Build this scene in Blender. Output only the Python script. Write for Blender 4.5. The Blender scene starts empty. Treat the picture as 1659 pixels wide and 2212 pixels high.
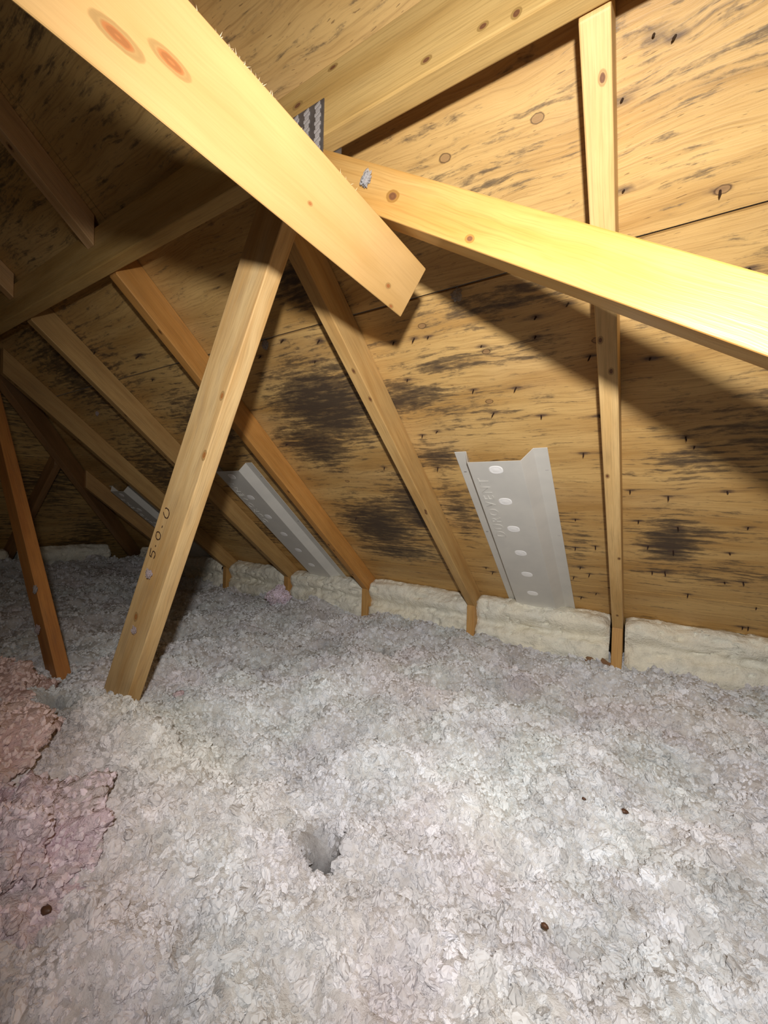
import bpy, bmesh, math, random
import numpy as np
from mathutils import Vector, Matrix, noise

# ------------------------------------------------------------------ camera, world, lights
S = bpy.context.scene
col = S.collection
cam_d = bpy.data.cameras.new('camera'); cam = bpy.data.objects.new('camera', cam_d); col.objects.link(cam)
R_ = Vector((0.8478, 0.5293, 0.0283)).normalized()       # image right, in world axes
F_ = Vector((-0.5295, 0.8482, -0.0120)).normalized()     # view direction
U_ = R_.cross(F_).normalized(); R_ = F_.cross(U_).normalized()
cam.matrix_world = Matrix(((R_.x, U_.x, -F_.x, 0), (R_.y, U_.y, -F_.y, 0), (R_.z, U_.z, -F_.z, 0), (0, 0, 0, 1)))
cam_d.sensor_fit = 'HORIZONTAL'; cam_d.sensor_width = 36; cam_d.lens = 36 * 895 / 1659
cam_d.clip_start = 0.02
S.camera = cam

w = bpy.data.worlds.new('world'); S.world = w; w.use_nodes = True
w.node_tree.nodes['Background'].inputs[0].default_value = (0.02, 0.018, 0.015, 1)
w.node_tree.nodes['Background'].inputs[1].default_value = 1.0

ld = bpy.data.lights.new('headlamp', 'SPOT'); lamp = bpy.data.objects.new('headlamp', ld); col.objects.link(lamp)
lamp.location = (0.06, -0.08, 0.18)
ld.energy = 80; ld.color = (1.0, 0.965, 0.92); ld.shadow_soft_size = 0.02
ld.spot_size = math.radians(138); ld.spot_blend = 1.0
aim = Vector((-0.26, 0.87, -0.10))
lamp.rotation_euler = aim.to_track_quat('-Z', 'Y').to_euler()
lamp['kind'] = 'structure'
# weak soft fill added behind the viewer to lift the shadows, no real source
hd_ = bpy.data.lights.new('rear_fill_light', 'AREA'); rear_fill = bpy.data.objects.new('rear_fill_light', hd_); col.objects.link(rear_fill)
hd_.shape = 'RECTANGLE'; hd_.size = 1.2; hd_.size_y = 1.2; hd_.energy = 5.5; hd_.color = (1.0, .95, .88)
rear_fill.location = (0.9, -2.2, -0.5); rear_fill.rotation_euler = (Vector((-1.2, 0.6, 0.6)) - rear_fill.location).to_track_quat('-Z', 'Y').to_euler()
rear_fill['kind'] = 'structure'

S.view_settings.view_transform = 'Standard'; S.view_settings.look = 'None'
S.view_settings.gamma = 1; S.view_settings.use_curve_mapping = False
S.view_settings.exposure = 0.0

# ------------------------------------------------------------------ roof numbers (metres, camera at the origin)
TH = math.radians(39.8); SN, CS = math.sin(TH), math.cos(TH)
def zr(y): return (0.8684 - SN * y) / CS        # underside of the rafters
def zs(y): return (0.9574 - SN * y) / CS        # underside of the sheathing
HIP = -1.88                                     # hip line in plan: x = HIP - y
RIDGE = -1.2
FLOOR = -0.87
rnd = random.Random(7)

# ------------------------------------------------------------------ helpers
def tag(o, label=None, cat=None, group=None, kind=None):
    if label: o['label'] = label
    if cat: o['category'] = cat
    if group: o['group'] = group
    if kind: o['kind'] = kind
    return o

def empty(name, loc):
    o = bpy.data.objects.new(name, None); col.objects.link(o); o.location = loc; o.empty_display_size = 0.05
    return o

def link(name, me, mat=None, parent=None, loc=None):
    o = bpy.data.objects.new(name, me); col.objects.link(o)
    if mat is not None and len(me.materials) == 0: me.materials.append(mat)
    if parent is not None:
        o.parent = parent; o.location = -parent.location if loc is None else loc
    elif loc is not None: o.location = loc
    return o

def board_mesh(name, outline, ext, L, W, bevel=0.0022, u0=0.0, jit=0.0):
    """prism: outline is a planar loop of points, ext the extrusion vector; UV in metres along L / across W."""
    bm = bmesh.new(); ext = Vector(ext)
    a = [bm.verts.new(Vector(p)) for p in outline]; b = [bm.verts.new(Vector(p) + ext) for p in outline]
    n = len(a)
    bm.faces.new(a); bm.faces.new(list(reversed(b)))
    for i in range(n):
        j = (i + 1) % n
        bm.faces.new([a[j], a[i], b[i], b[j]])
    bmesh.ops.recalc_face_normals(bm, faces=bm.faces)
    if bevel: bmesh.ops.bevel(bm, geom=list(bm.edges), offset=bevel, segments=2, affect='EDGES', profile=0.5)
    L = Vector(L).normalized(); T = ext.normalized(); W = T.cross(L).normalized() if W is None else Vector(W).normalized()
    uv = bm.loops.layers.uv.new('UVMap')
    for f in bm.faces:
        nT, nW, nL = abs(f.normal.dot(T)), abs(f.normal.dot(W)), abs(f.normal.dot(L))
        for l in f.loops:
            p = l.vert.co
            if nL > max(nT, nW) and nL > .8: l[uv].uv = (u0 + 7 + p.dot(W) * .4, 3 + p.dot(T))
            elif nT >= nW: l[uv].uv = (u0 + p.dot(L), p.dot(W))
            else: l[uv].uv = (u0 + p.dot(L) + .013, 5.0 + p.dot(T))
    me = bpy.data.meshes.new(name); bm.to_mesh(me); bm.free()
    return me

# ------------------------------------------------------------------ node helpers
class NT:
    def __init__(s, name):
        s.m = bpy.data.materials.new(name); s.m.use_nodes = True; s.t = s.m.node_tree; s.t.nodes.clear()
        s.out = s.t.nodes.new('ShaderNodeOutputMaterial'); s.b = s.t.nodes.new('ShaderNodeBsdfPrincipled')
        s.t.links.new(s.b.outputs[0], s.out.inputs[0])
    def n(s, typ, **kw):
        x = s.t.nodes.new(typ)
        for k, v in kw.items(): setattr(x, k, v)
        return x
    def put(s, sock, v):
        if isinstance(v, bpy.types.NodeSocket): s.t.links.new(v, sock)
        else: sock.default_value = v
    def math(s, op, a, b=0.0, clamp=False):
        x = s.n('ShaderNodeMath', operation=op, use_clamp=clamp); s.put(x.inputs[0], a); s.put(x.inputs[1], b); return x.outputs[0]
    def vec(s, op, a, b=(0, 0, 0)):
        x = s.n('ShaderNodeVectorMath', operation=op); s.put(x.inputs[0], a); s.put(x.inputs[1], b)
        return x.outputs['Value'] if op in ('LENGTH', 'DISTANCE') else x.outputs[0]
    def noise(s, v, scale=1, detail=3, rough=.55, dist=0.0):
        x = s.n('ShaderNodeTexNoise'); s.put(x.inputs['Vector'], v); x.inputs['Scale'].default_value = scale
        x.inputs['Detail'].default_value = detail; x.inputs['Roughness'].default_value = rough; x.inputs['Distortion'].default_value = dist
        return x.outputs[0]
    def ramp(s, f, pts, interp='LINEAR'):
        x = s.n('ShaderNodeValToRGB'); s.put(x.inputs[0], f); e = x.color_ramp.elements; x.color_ramp.interpolation = interp
        while len(e) < len(pts): e.new(0.5)
        for el, (p, c) in zip(e, pts): el.position = p; el.color = (c, c, c, 1) if isinstance(c, (int, float)) else (*c, 1)
        return x.outputs[0]
    def mix(s, f, a, b, mode='MIX'):
        x = s.n('ShaderNodeMix', data_type='RGBA', blend_type=mode); s.put(x.inputs[0], f)
        def c(v): return (*v, 1) if isinstance(v, tuple) and len(v) == 3 else v
        s.put(x.inputs[6], c(a)); s.put(x.inputs[7], c(b)); return x.outputs[2]
    def bump(s, h, strength=.3, dist=.002):
        x = s.n('ShaderNodeBump'); s.put(x.inputs['Height'], h); x.inputs['Strength'].default_value = strength; x.inputs['Distance'].default_value = dist
        s.t.links.new(x.outputs[0], s.b.inputs['Normal'])
    def knotfield(s, uv, knots):
        d = None
        for (u, v, ru, rv) in knots:
            q = s.vec('MULTIPLY', s.vec('SUBTRACT', uv, (u, v, 0)), (1 / ru, 1 / rv, 0))
            l = s.vec('LENGTH', q)
            d = l if d is None else s.math('MINIMUM', d, l)
        return d

def wood(name, light=(.62, .37, .145), dark=(.48, .255, .085), knots=(), stain=0.0, seed=0.0, rough=.5, grey=(.13, .10, .07), spec=.35, grain=1.0, knotcol=(.16, .07, .03), wave=1.0, halo=1.0):
    g = NT(name); uv = g.n('ShaderNodeUVMap', uv_map='UVMap').outputs[0]
    warp = g.noise(g.vec('MULTIPLY', uv, (5, 14, 1)), 1, 2)
    off = g.n('ShaderNodeCombineXYZ'); g.put(off.inputs[1], g.math('MULTIPLY', g.math('SUBTRACT', warp, .5), .010 * wave))
    off.inputs[0].default_value = seed * 3.17
    p = g.vec('ADD', uv, off.outputs[0])
    broad = g.noise(g.vec('MULTIPLY', p, (2.2, 26, 1)), 1, 3, .5)
    c = g.mix(g.ramp(broad, [(.35, 0.0), (.65, 1.0)]), light, dark)
    fine = g.noise(g.vec('MULTIPLY', p, (9, 330, 1)), 1, 3, .6)
    c = g.mix(g.math('MULTIPLY', g.ramp(fine, [(.46, 0.0), (.66, 1.0)]), .38 * grain), c, tuple(x * .55 for x in dark))
    blot = g.noise(g.vec('MULTIPLY', p, (7, 22, 1)), 1, 3, .55)
    c = g.mix(g.math('MULTIPLY', g.ramp(blot, [(.5, 0.0), (.72, 1.0)]), .22), c, tuple(x * 1.25 for x in light))
    if stain > 0:
        st = g.noise(g.vec('MULTIPLY', p, (8, 40, 1)), 1, 5, .65)
        c = g.mix(g.math('MULTIPLY', g.ramp(st, [(.5, 0.0), (.7, 1.0)]), stain), c, grey)
    if knots:
        wob = g.math('MULTIPLY', g.math('SUBTRACT', g.noise(uv, 60, 2), .5), .35)
        d = g.math('ADD', g.knotfield(uv, knots), wob)
        c = g.mix(g.math('MULTIPLY', g.ramp(d, [(.9, 1.0), (1.0, .0)]), .85), c, tuple(x * .75 for x in dark))
        rings = g.math('SINE', g.math('MULTIPLY', d, 16))
        k = g.mix(g.math('MULTIPLY', rings, .35, True), knotcol, tuple(x * 1.7 for x in knotcol))
        c = g.mix(g.ramp(d, [(.50, 1.0), (.62, 0.0)]), c, k)
        hl = g.math('MULTIPLY', g.ramp(d, [(.6, 0.0), (.75, .35), (1.0, 0.0)]), halo)
        c = g.mix(hl, c, tuple(x * .35 for x in dark))
    g.put(g.b.inputs['Base Color'], c)
    g.put(g.b.inputs['Roughness'], g.math('ADD', g.math('MULTIPLY', broad, .25), rough - .1))
    g.b.inputs['Specular IOR Level'].default_value = spec
    g.bump(g.math('ADD', fine, g.math('MULTIPLY', broad, .6)), .22, .0012)
    return g.m

def knots_along(n, u0, u1, v0, v1, seed, r=.008):
    q = random.Random(seed); return [(q.uniform(u0, u1), q.uniform(v0, v1), r * q.uniform(.8, 1.5), r * q.uniform(.5, 1.0)) for _ in range(n)]

# plywood: knots and mould at fixed places of the sheathing (u = x, v = distance down the slope)
def sl(y): return y / CS
PLYK = [(-.333, .712), (-.168, .714), (-.346, 1.018), (-.372, 1.133), (-.489, .941), (-.098, 1.033), (.094, .859), (-1.04, 1.373), (-.443, .588), (-.548, .47), (.33, .62), (-1.65, 1.5)]
ply = NT('plywood')
g = ply
uv = g.n('ShaderNodeUVMap', uv_map='UVMap').outputs[0]
warp = g.noise(g.vec('MULTIPLY', uv, (3, 9, 1)), 1, 3)
off = g.n('ShaderNodeCombineXYZ'); g.put(off.inputs[1], g.math('MULTIPLY', g.math('SUBTRACT', warp, .5), .05))
p = g.vec('ADD', uv, off.outputs[0])
broad = g.noise(g.vec('MULTIPLY', p, (1.6, 11, 1)), 1, 4, .55)
c = g.mix(g.ramp(broad, [(.36, 0.0), (.64, 1.0)]), (.66, .43, .165), (.47, .27, .085))
blot = g.noise(g.vec('MULTIPLY', p, (2.5, 5, 1)), 1, 3, .5)
c = g.mix(g.math('MULTIPLY', g.ramp(blot, [(.5, 0.0), (.7, 1.0)]), .35), c, (.62, .42, .20))
fine = g.noise(g.vec('MULTIPLY', p, (7, 210, 1)), 1, 4, .62)
c = g.mix(g.math('MULTIPLY', g.ramp(fine, [(.48, 0.0), (.68, 1.0)]), .45), c, (.25, .13, .04))
mold = g.n('ShaderNodeAttribute', attribute_name='mold').outputs['Fac']
spot = g.n('ShaderNodeAttribute', attribute_name='spot').outputs['Fac']
sn = g.noise(g.vec('MULTIPLY', p, (7, 62, 1)), 1, 6, .68)
sm = g.noise(g.vec('MULTIPLY', p, (22, 60, 1)), 1, 5, .7)
# streaks everywhere at low level, dense in the mouldy patches
mk = g.math('ADD', g.math('MULTIPLY', mold, .51), g.math('ADD', g.math('MULTIPLY', g.math('SUBTRACT', sn, .5), 1.25), g.math('ADD', g.math('MULTIPLY', g.math('SUBTRACT', sm, .5), .75), .535)))
mm = g.ramp(mk, [(.665, 0.0), (.80, .62), (1.0, .93)])
c = g.mix(g.math('MULTIPLY', g.ramp(mk, [(.60, 0.0), (.72, 1.0)]), .32), c, (.30, .20, .09))
c = g.mix(mm, c, (.045, .032, .026))
dash = g.noise(g.vec('MULTIPLY', p, (42, 330, 1)), 1, 2, .5)
c = g.mix(g.math('MULTIPLY', g.ramp(dash, [(.675, 0.0), (.715, 1.0)]), .6), c, (.10, .05, .02))
c = g.mix(g.ramp(g.math('ADD', spot, g.math('MULTIPLY', g.math('SUBTRACT', sn, .5), .8)), [(.28, 0.0), (.75, .85)]), c, (.075, .045, .035))
kd = g.math('ADD', g.knotfield(uv, [(x, sl(y), .017, .011) for x, y in PLYK]), g.math('MULTIPLY', g.math('SUBTRACT', g.noise(uv, 70, 2), .5), .4))
c = g.mix(g.ramp(kd, [(.45, .75), (.62, 0.0)]), c, (.30, .17, .075))
c = g.mix(g.ramp(kd, [(.48, 0.0), (.58, .95), (.74, 0.0)]), c, (.09, .045, .02))
g.put(g.b.inputs['Base Color'], c)
g.put(g.b.inputs['Roughness'], g.math('ADD', g.math('MULTIPLY', blot, .35), .36))
g.b.inputs['Specular IOR Level'].default_value = .4
g.bump(g.math('ADD', g.math('MULTIPLY', blot, 3.0), g.math('ADD', fine, sn)), .35, .0022)
PLY = ply.m

def fuzz(name, base, var, scale=45, spec=.15, sss=0.0):
    g = NT(name); tc = g.n('ShaderNodeTexCoord').outputs['Object']
    a = g.noise(tc, scale, 5, .7); b = g.noise(tc, scale * .16, 3, .6); d = g.noise(tc, scale * 4, 3, .6)
    c = g.mix(g.ramp(b, [(.35, 0.0), (.65, 1.0)]), base, var)
    c = g.mix(g.math('MULTIPLY', g.ramp(a, [(.35, 1.0), (.55, 0.0)]), .35), c, tuple(x * .6 for x in base))
    g.put(g.b.inputs['Base Color'], c); g.b.inputs['Roughness'].default_value = 1.0; g.b.inputs['Specular IOR Level'].default_value = spec
    if sss: g.b.inputs['Subsurface Weight'].default_value = sss; g.b.inputs['Subsurface Radius'].default_value = (.01, .01, .01); g.b.inputs['Subsurface Scale'].default_value = .6
    g.bump(g.math('ADD', a, g.math('MULTIPLY', d, .7)), .8, .006)
    return g.m
CREAM = fuzz('cream_fiberglass', (.88, .83, .68), (.84, .83, .74), 30)
PINK = fuzz('pink_fiberglass', (.72, .54, .50), (.66, .46, .44), 50)
LILAC = fuzz('pale_pink_fiberglass', (.70, .52, .58), (.66, .58, .58), 50)
WHITEF = fuzz('white_fiberglass', (.62, .58, .55), (.55, .55, .58), 90)
WISP = fuzz('pink_wisp_fiberglass', (.66, .54, .55), (.6, .5, .5), 90)
for _m in (WHITEF, WISP): _m.node_tree.nodes['Principled BSDF'].inputs['Alpha'].default_value = .5

# loose fill: tint comes from the heap, value from each tuft
g = NT('loose_fill')
tint = g.n('ShaderNodeAttribute', attribute_name='tint').outputs['Color']
tc = g.n('ShaderNodeTexCoord').outputs['Object']
a = g.noise(tc, 55, 5, .7)
c = g.mix(g.ramp(a, [(.3, .0), (.7, 1.0)]), (.55, .53, .51), (.86, .86, .85))
c = g.mix(1.0, c, tint, 'MULTIPLY')
g.put(g.b.inputs['Base Color'], c); g.b.inputs['Roughness'].default_value = 1; g.b.inputs['Specular IOR Level'].default_value = .1
g.bump(g.noise(tc, 160, 4, .7), .8, .004)
FILL = g.m
def tuft_mat(name, kind):
    g = NT(name)
    tint = g.n('ShaderNodeAttribute', attribute_name='tint', attribute_type=kind).outputs['Color']
    val = g.n('ShaderNodeAttribute', attribute_name='val', attribute_type=kind).outputs['Fac']
    tc = g.n('ShaderNodeTexCoord').outputs['Object']
    c = g.mix(g.math('ADD', val, 0, True), (.62, .615, .61), (.90, .91, .93))
    c = g.mix(1.0, c, tint, 'MULTIPLY')
    g.put(g.b.inputs['Base Color'], c); g.b.inputs['Roughness'].default_value = 1; g.b.inputs['Specular IOR Level'].default_value = .05
    return g.m
TUFT = tuft_mat('loose_fill_tuft', 'INSTANCER'); TUFTG = tuft_mat('batt_tuft', 'GEOMETRY')

g = NT('white_foam'); tc = g.n('ShaderNodeTexCoord').outputs['Object']
nz = g.noise(tc, 9, 3); fz = g.noise(tc, 300, 2)
g.put(g.b.inputs['Base Color'], g.mix(g.ramp(nz, [(.4, 0.0), (.7, 1.0)]), (.66, .645, .60), (.60, .59, .555)))
g.b.inputs['Roughness'].default_value = .45; g.b.inputs['Specular IOR Level'].default_value = .4
g.bump(fz, .25, .0006); FOAM = g.m
g = NT('white_foam_dimple'); g.b.inputs['Base Color'].default_value = (1, 1, 1, 1); g.b.inputs['Roughness'].default_value = .3; DIMPLE = g.m
g = NT('galvanised_steel'); tc = g.n('ShaderNodeTexCoord').outputs['Object']
g.put(g.b.inputs['Base Color'], g.mix(g.noise(tc, 60, 3), (.16, .145, .14), (.36, .34, .33))); g.b.inputs['Metallic'].default_value = .75; g.b.inputs['Roughness'].default_value = .42; STEEL = g.m
g = NT('steel_teeth'); g.b.inputs['Base Color'].default_value = (.50, .46, .44, 1); g.b.inputs['Metallic'].default_value = .3; g.b.inputs['Roughness'].default_value = .5; TEETH = g.m
g = NT('rusty_nail'); g.b.inputs['Base Color'].default_value = (.035, .018, .012, 1); g.b.inputs['Roughness'].default_value = .6; g.b.inputs['Metallic'].default_value = .4; NAIL = g.m
g = NT('ink'); g.b.inputs['Base Color'].default_value = (.05, .02, .006, 1); g.b.inputs['Roughness'].default_value = .8; INK = g.m
g = NT('debris'); g.b.inputs['Base Color'].default_value = (.09, .04, .02, 1); DEBRIS = g.m
g = NT('gypsum'); tc = g.n('ShaderNodeTexCoord').outputs['Object']
g.put(g.b.inputs['Base Color'], g.mix(g.noise(tc, 8, 3), (.30, .25, .20), (.24, .2, .16))); g.b.inputs['Roughness'].default_value = .9; GYP = g.m

# ------------------------------------------------------------------ floor and shell
def box_mesh(name, x0, x1, y0, y1, z0, z1):
    return board_mesh(name, [(x0, y0, z0), (x1, y0, z0), (x1, y1, z0), (x0, y1, z0)], (0, 0, z1 - z0), (1, 0, 0), (0, 1, 0), 0)
fl = link('floor', box_mesh('floor', -4.3, 2.45, -5.0, 2.65, FLOOR - .02, FLOOR), GYP); tag(fl, kind='structure')

# far slope behind the camera, gable end and the outer walls of the attic
def flat(name, pts, mat, th=.012, label=None):
    me = board_mesh(name, pts, (0, 0, th), (1, 0, 0), (0, 1, 0), 0); return link(name, me, mat)

# nails through the sheathing near the eave
NAILS = [(0.047, 1.028), (0.019, 0.698), (-0.045, 0.731), (-0.007, 0.689), (0.091, 0.859), (-0.044, 0.825), (0.147, 0.966), (-0.113, 1.061), (0.004, 1.083), (-0.102, 1.195), (0.084, 1.263), (0.105, 1.288), (-0.034, 1.413), (0.06, 1.432), (0.188, 1.415), (-0.011, 1.52), (0.091, 1.54), (0.253, 1.53), (0.019, 1.621), (0.087, 1.634), (0.227, 1.628), (0.034, 1.736), (0.07, 1.731), (0.235, 1.755), (0.281, 1.747), (0.146, 1.832), (0.337, 1.862), (0.322, 1.977), (0.337, 1.972), (-0.192, 1.523), (-0.204, 1.649), (-0.139, 1.636), (-0.196, 1.748), (-0.224, 1.803), (-0.166, 1.778), (-0.15, 1.887), (-0.208, 1.922), (-0.148, 1.294), (-0.354, 1.005), (-0.585, 0.961), (-0.522, 0.962), (-0.483, 0.965), (-0.217, 0.971), (-0.148, 0.959), (-0.224, 1.006), (-0.243, 1.182), (-0.292, 1.107), (-0.559, 1.202), (-0.406, 1.099), (-0.367, 1.164), (-0.589, 1.051), (-0.617, 1.21), (-0.938, 0.90), (-0.868, 0.965), (-0.812, 0.92), (-1.064, 0.924), (-1.221, 1.206), (-0.827, 1.317), (-0.611, 1.324), (-0.738, 1.545), (-1.125, 1.563), (-0.732, 1.734), (-0.584, 1.802), (-0.558, 1.827), (-1.642, 0.84), (-1.679, 0.914), (-1.876, 0.79), (-2.037, 0.945), (-1.441, 0.87), (-2.107, 1.03)]
MOLD = [(-.93, 1.09, .22, .13, 1.1), (-1.02, 1.07, .20, .05, .7), (-1.081, 1.214, .17, .10, .9), (-.64, 1.10, .17, .045, .9), (-.781, 1.50, .13, .13, .95), (-1.03, 1.60, .20, .14, 1.05), (-1.0, 1.752, .22, .06, .8),
        (-.80, .79, .09, .06, .75), (.08, 1.60, .09, .10, .95), (.112, 1.557, .14, .03, .6), (-.412, 1.029, .20, .025, .55), (-.72, .84, .08, .05, .7), (-.30, .93, .25, .03, .5), (-2.1, .82, .3, .2, .7),
        (.10, 1.33, .10, .05, .6), (-.58, 1.29, .10, .05, .7), (-.60, 1.50, .08, .14, .6), (.35, 1.0, .35, .06, .45), (.25, .72, .3, .05, .4), (-.35, .75, .15, .03, .35), (-1.6, 1.1, .25, .16, .55), (-2.3, 1.35, .35, .25, .6),
        (-1.9, 1.7, .5, .1, .5), (-2.9, 1.6, .5, .2, .5), (.2, 1.72, .3, .07, .35), (-.22, 1.62, .1, .12, .3), (.3, 1.25, .2, .1, .55), (-.45, 1.15, .2, .05, .3), (-1.7, .3, .4, .2, .5), (-1.0, .25, .5, .2, .3)]

def sheet(x0, x1, y0, y1, parent, res=.02, clip=True):
    """one plywood sheet of the front slope: dense underside with the mould as attributes, plain top and edges"""
    nx = max(2, int((x1 - x0) / res)); ny = max(2, int((y1 - y0) / (res * CS)))
    X, Y = np.meshgrid(np.linspace(x0, x1, nx + 1), np.linspace(y0, y1, ny + 1))
    Z = (0.9574 - SN * Y) / CS
    n = (nx + 1) * (ny + 1)
    V = np.stack([X, Y, Z], -1).reshape(-1, 3)
    idx = np.arange(n).reshape(ny + 1, nx + 1)
    Fq = np.stack([idx[:-1, :-1], idx[1:, :-1], idx[1:, 1:], idx[:-1, 1:]], -1).reshape(-1, 4)
    t = .0115
    top = [(x0, y0), (x1, y0), (x1, y1), (x0, y1)]
    TV = np.array([(x, y + SN * t, zs(y) + CS * t) for x, y in top])
    V2 = np.vstack([V, TV]); k = n
    c = [idx[0, 0], idx[0, -1], idx[-1, -1], idx[-1, 0]]
    faces = Fq.tolist() + [[k, k + 1, k + 2, k + 3]]
    for i in range(4):
        j = (i + 1) % 4
        faces.append([c[i], c[j], k + j, k + i])
    me = bpy.data.meshes.new('plywood_sheet'); me.from_pydata(V2.tolist(), [], faces)
    x, y = V2[:, 0], V2[:, 1]
    m = np.zeros(len(V2)); s = np.zeros(len(V2))
    for cx, cy, rx, ry, a in MOLD: m = np.maximum(m, a * np.exp(-(((x - cx) / rx) ** 2 + ((y - cy) / ry) ** 2) * 1.1))
    for cx, cy in NAILS:
        if x0 - .1 < cx < x1 + .1 and y0 - .1 < cy < y1 + .1:
            s = np.maximum(s, .9 * np.exp(-(((x - cx) / .022) ** 2 + ((y - cy) / .0055) ** 2)))
            s = np.maximum(s, .42 * np.exp(-(((x - cx) / .09) ** 2 + ((y - cy) / .012) ** 2)))
    for nme, arr in (('mold', m), ('spot', s)):
        at = me.attributes.new(nme, 'FLOAT', 'POINT'); at.data.foreach_set('value', arr.astype(np.float32))
    if clip:
        bm = bmesh.new(); bm.from_mesh(me)
        bmesh.ops.bisect_plane(bm, geom=bm.verts[:] + bm.edges[:] + bm.faces[:], plane_co=(HIP, 0, 0), plane_no=Vector((-1, -1, 0)).normalized(), clear_outer=True)
        bm.to_mesh(me); bm.free()
    uvl = me.uv_layers.new(name='UVMap')
    li = np.empty(len(me.loops), np.int32); me.loops.foreach_get('vertex_index', li)
    co = np.empty(len(me.vertices) * 3, np.float32); me.vertices.foreach_get('co', co); co = co.reshape(-1, 3)
    uvl.data.foreach_set('uv', np.stack([co[li, 0], co[li, 1] / CS], -1).ravel())
    return link('plywood_sheet', me, PLY, parent)

deck = empty('roof_deck', (0, 0.9, zs(0.9)))
tag(deck, 'plywood roof sheathing over the rafters, stained with black mould and pierced by shingle nails', 'roof deck', kind='structure')
G = .0022
fineX = (-2.51, 2.4)
sheets = [(-.072, 2.37, .888, 1.845, .006), (-2.51, -.072, .888, 1.845, .006), (-3.75, -2.51, .888, 1.845, .03),
          (-1.29, 1.15, -.05, .888, .009), (1.15, 2.40, -.05, .888, .05), (-2.6, -1.29, -.05, .888, .02),
          (-.69, 1.75, 1.845, 2.60, .012), (-3.13, -.69, 1.845, 2.60, .012), (-4.35, -3.13, 1.845, 2.60, .05), (1.75, 2.4, 1.845, 2.60, .05),
          (-.072, 2.40, -.99, -.05, .05), (-1.8, -.072, -.99, -.05, .05), (-.8, 2.4, RIDGE, -.99, .05)]
for x0, x1, y0, y1, r in sheets: sheet(x0 + G, x1 - G, y0 + G, y1 - G, deck, r)

# nails: parts of the deck
def nail_mesh(L):
    bm = bmesh.new(); n = 7; r = .0019; rings = [(0, r), (L * .72, r), (L, .0003)]
    vs = []
    for z, rr in rings: vs.append([bm.verts.new((rr * math.cos(2 * math.pi * i / n), rr * math.sin(2 * math.pi * i / n), z)) for i in range(n)])
    for a, b in zip(vs, vs[1:]):
        for i in range(n): bm.faces.new([a[i], a[(i + 1) % n], b[(i + 1) % n], b[i]])
    bm.faces.new(vs[-1]); bm.faces.new(list(reversed(vs[0])))
    me = bpy.data.meshes.new('nail'); bm.to_mesh(me); bm.free(); me.materials.append(NAIL); return me
nm = [nail_mesh(.017), nail_mesh(.021), nail_mesh(.013)]
nrm = Vector((0, -SN, -CS))
for i, (x, y) in enumerate(NAILS):
    o = bpy.data.objects.new('nail', nm[i % 3]); col.objects.link(o); o.parent = deck
    o.location = Vector((x, y, zs(y))) - deck.location - nrm * .003
    d = (nrm + Vector((rnd.uniform(-.25, .25), rnd.uniform(-.2, .2), rnd.uniform(-.2, .2)))).normalized()
    o.rotation_euler = d.to_track_quat('Z', 'Y').to_euler()

# hip-end slope on the left, falling towards -x
HMAT = PLY
hd = empty('hip_roof_deck', (-3, 1.0, zs(1.22)))
tag(hd, 'dark mould-spotted plywood of the sloping hip end at far left', 'roof deck', kind='structure')
def hip_sheet(b0, b1, y0, y1):
    # b = HIP - x, the slope coordinate of the hip end
    def P(b, y): return (HIP - b, y, zs(b))
    bm = bmesh.new(); res = .03
    nb = max(2, int((b1 - b0) / res)); ny = max(2, int((y1 - y0) / res))
    grid = [[bm.verts.new(P(b0 + (b1 - b0) * i / nb, y0 + (y1 - y0) * j / ny)) for j in range(ny + 1)] for i in range(nb + 1)]
    for i in range(nb):
        for j in range(ny): bm.faces.new([grid[i][j], grid[i + 1][j], grid[i + 1][j + 1], grid[i][j + 1]])
    r = bmesh.ops.extrude_face_region(bm, geom=bm.faces[:])
    bmesh.ops.translate(bm, verts=[v for v in r['geom'] if isinstance(v, bmesh.types.BMVert)], vec=(-SN * .0115, 0, CS * .0115))
    geo = lambda: bm.verts[:] + bm.edges[:] + bm.faces[:]
    bmesh.ops.bisect_plane(bm, geom=geo(), plane_co=(HIP, 0, 0), plane_no=Vector((1, 1, 0)).normalized(), clear_outer=True)
    bmesh.ops.bisect_plane(bm, geom=geo(), plane_co=(HIP, 2 * RIDGE, 0), plane_no=Vector((1, -1, 0)).normalized(), clear_outer=True)
    uvl = bm.loops.layers.uv.new('UVMap')
    for f in bm.faces:
        for l in f.loops: l[uvl].uv = (l.vert.co.y + 20, (HIP - l.vert.co.x) / CS)
    ml = bm.verts.layers.float.new('mold'); bm.verts.layers.float.new('spot')
    for v in bm.verts: v[ml] = .25 + .5 * noise.noise(v.co * 3)
    me = bpy.data.meshes.new('plywood_sheet'); bm.to_mesh(me); bm.free()
    return link('plywood_sheet', me, HMAT, hd)
for b0, b1 in ((-1.2, -.05), (-.05, .888), (.888, 1.845), (1.845, 2.6)):
    for y0, y1 in ((-5, -2.44), (-2.44, 0), (0, 2.44)) if b0 < 1 else ((-5, -3.6), (-3.6, -1.2), (-1.2, 1.24), (1.24, 2.6)):
        if y0 < b1: hip_sheet(b0 + G, b1 - G, y0 + G, y1 - G)

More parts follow.
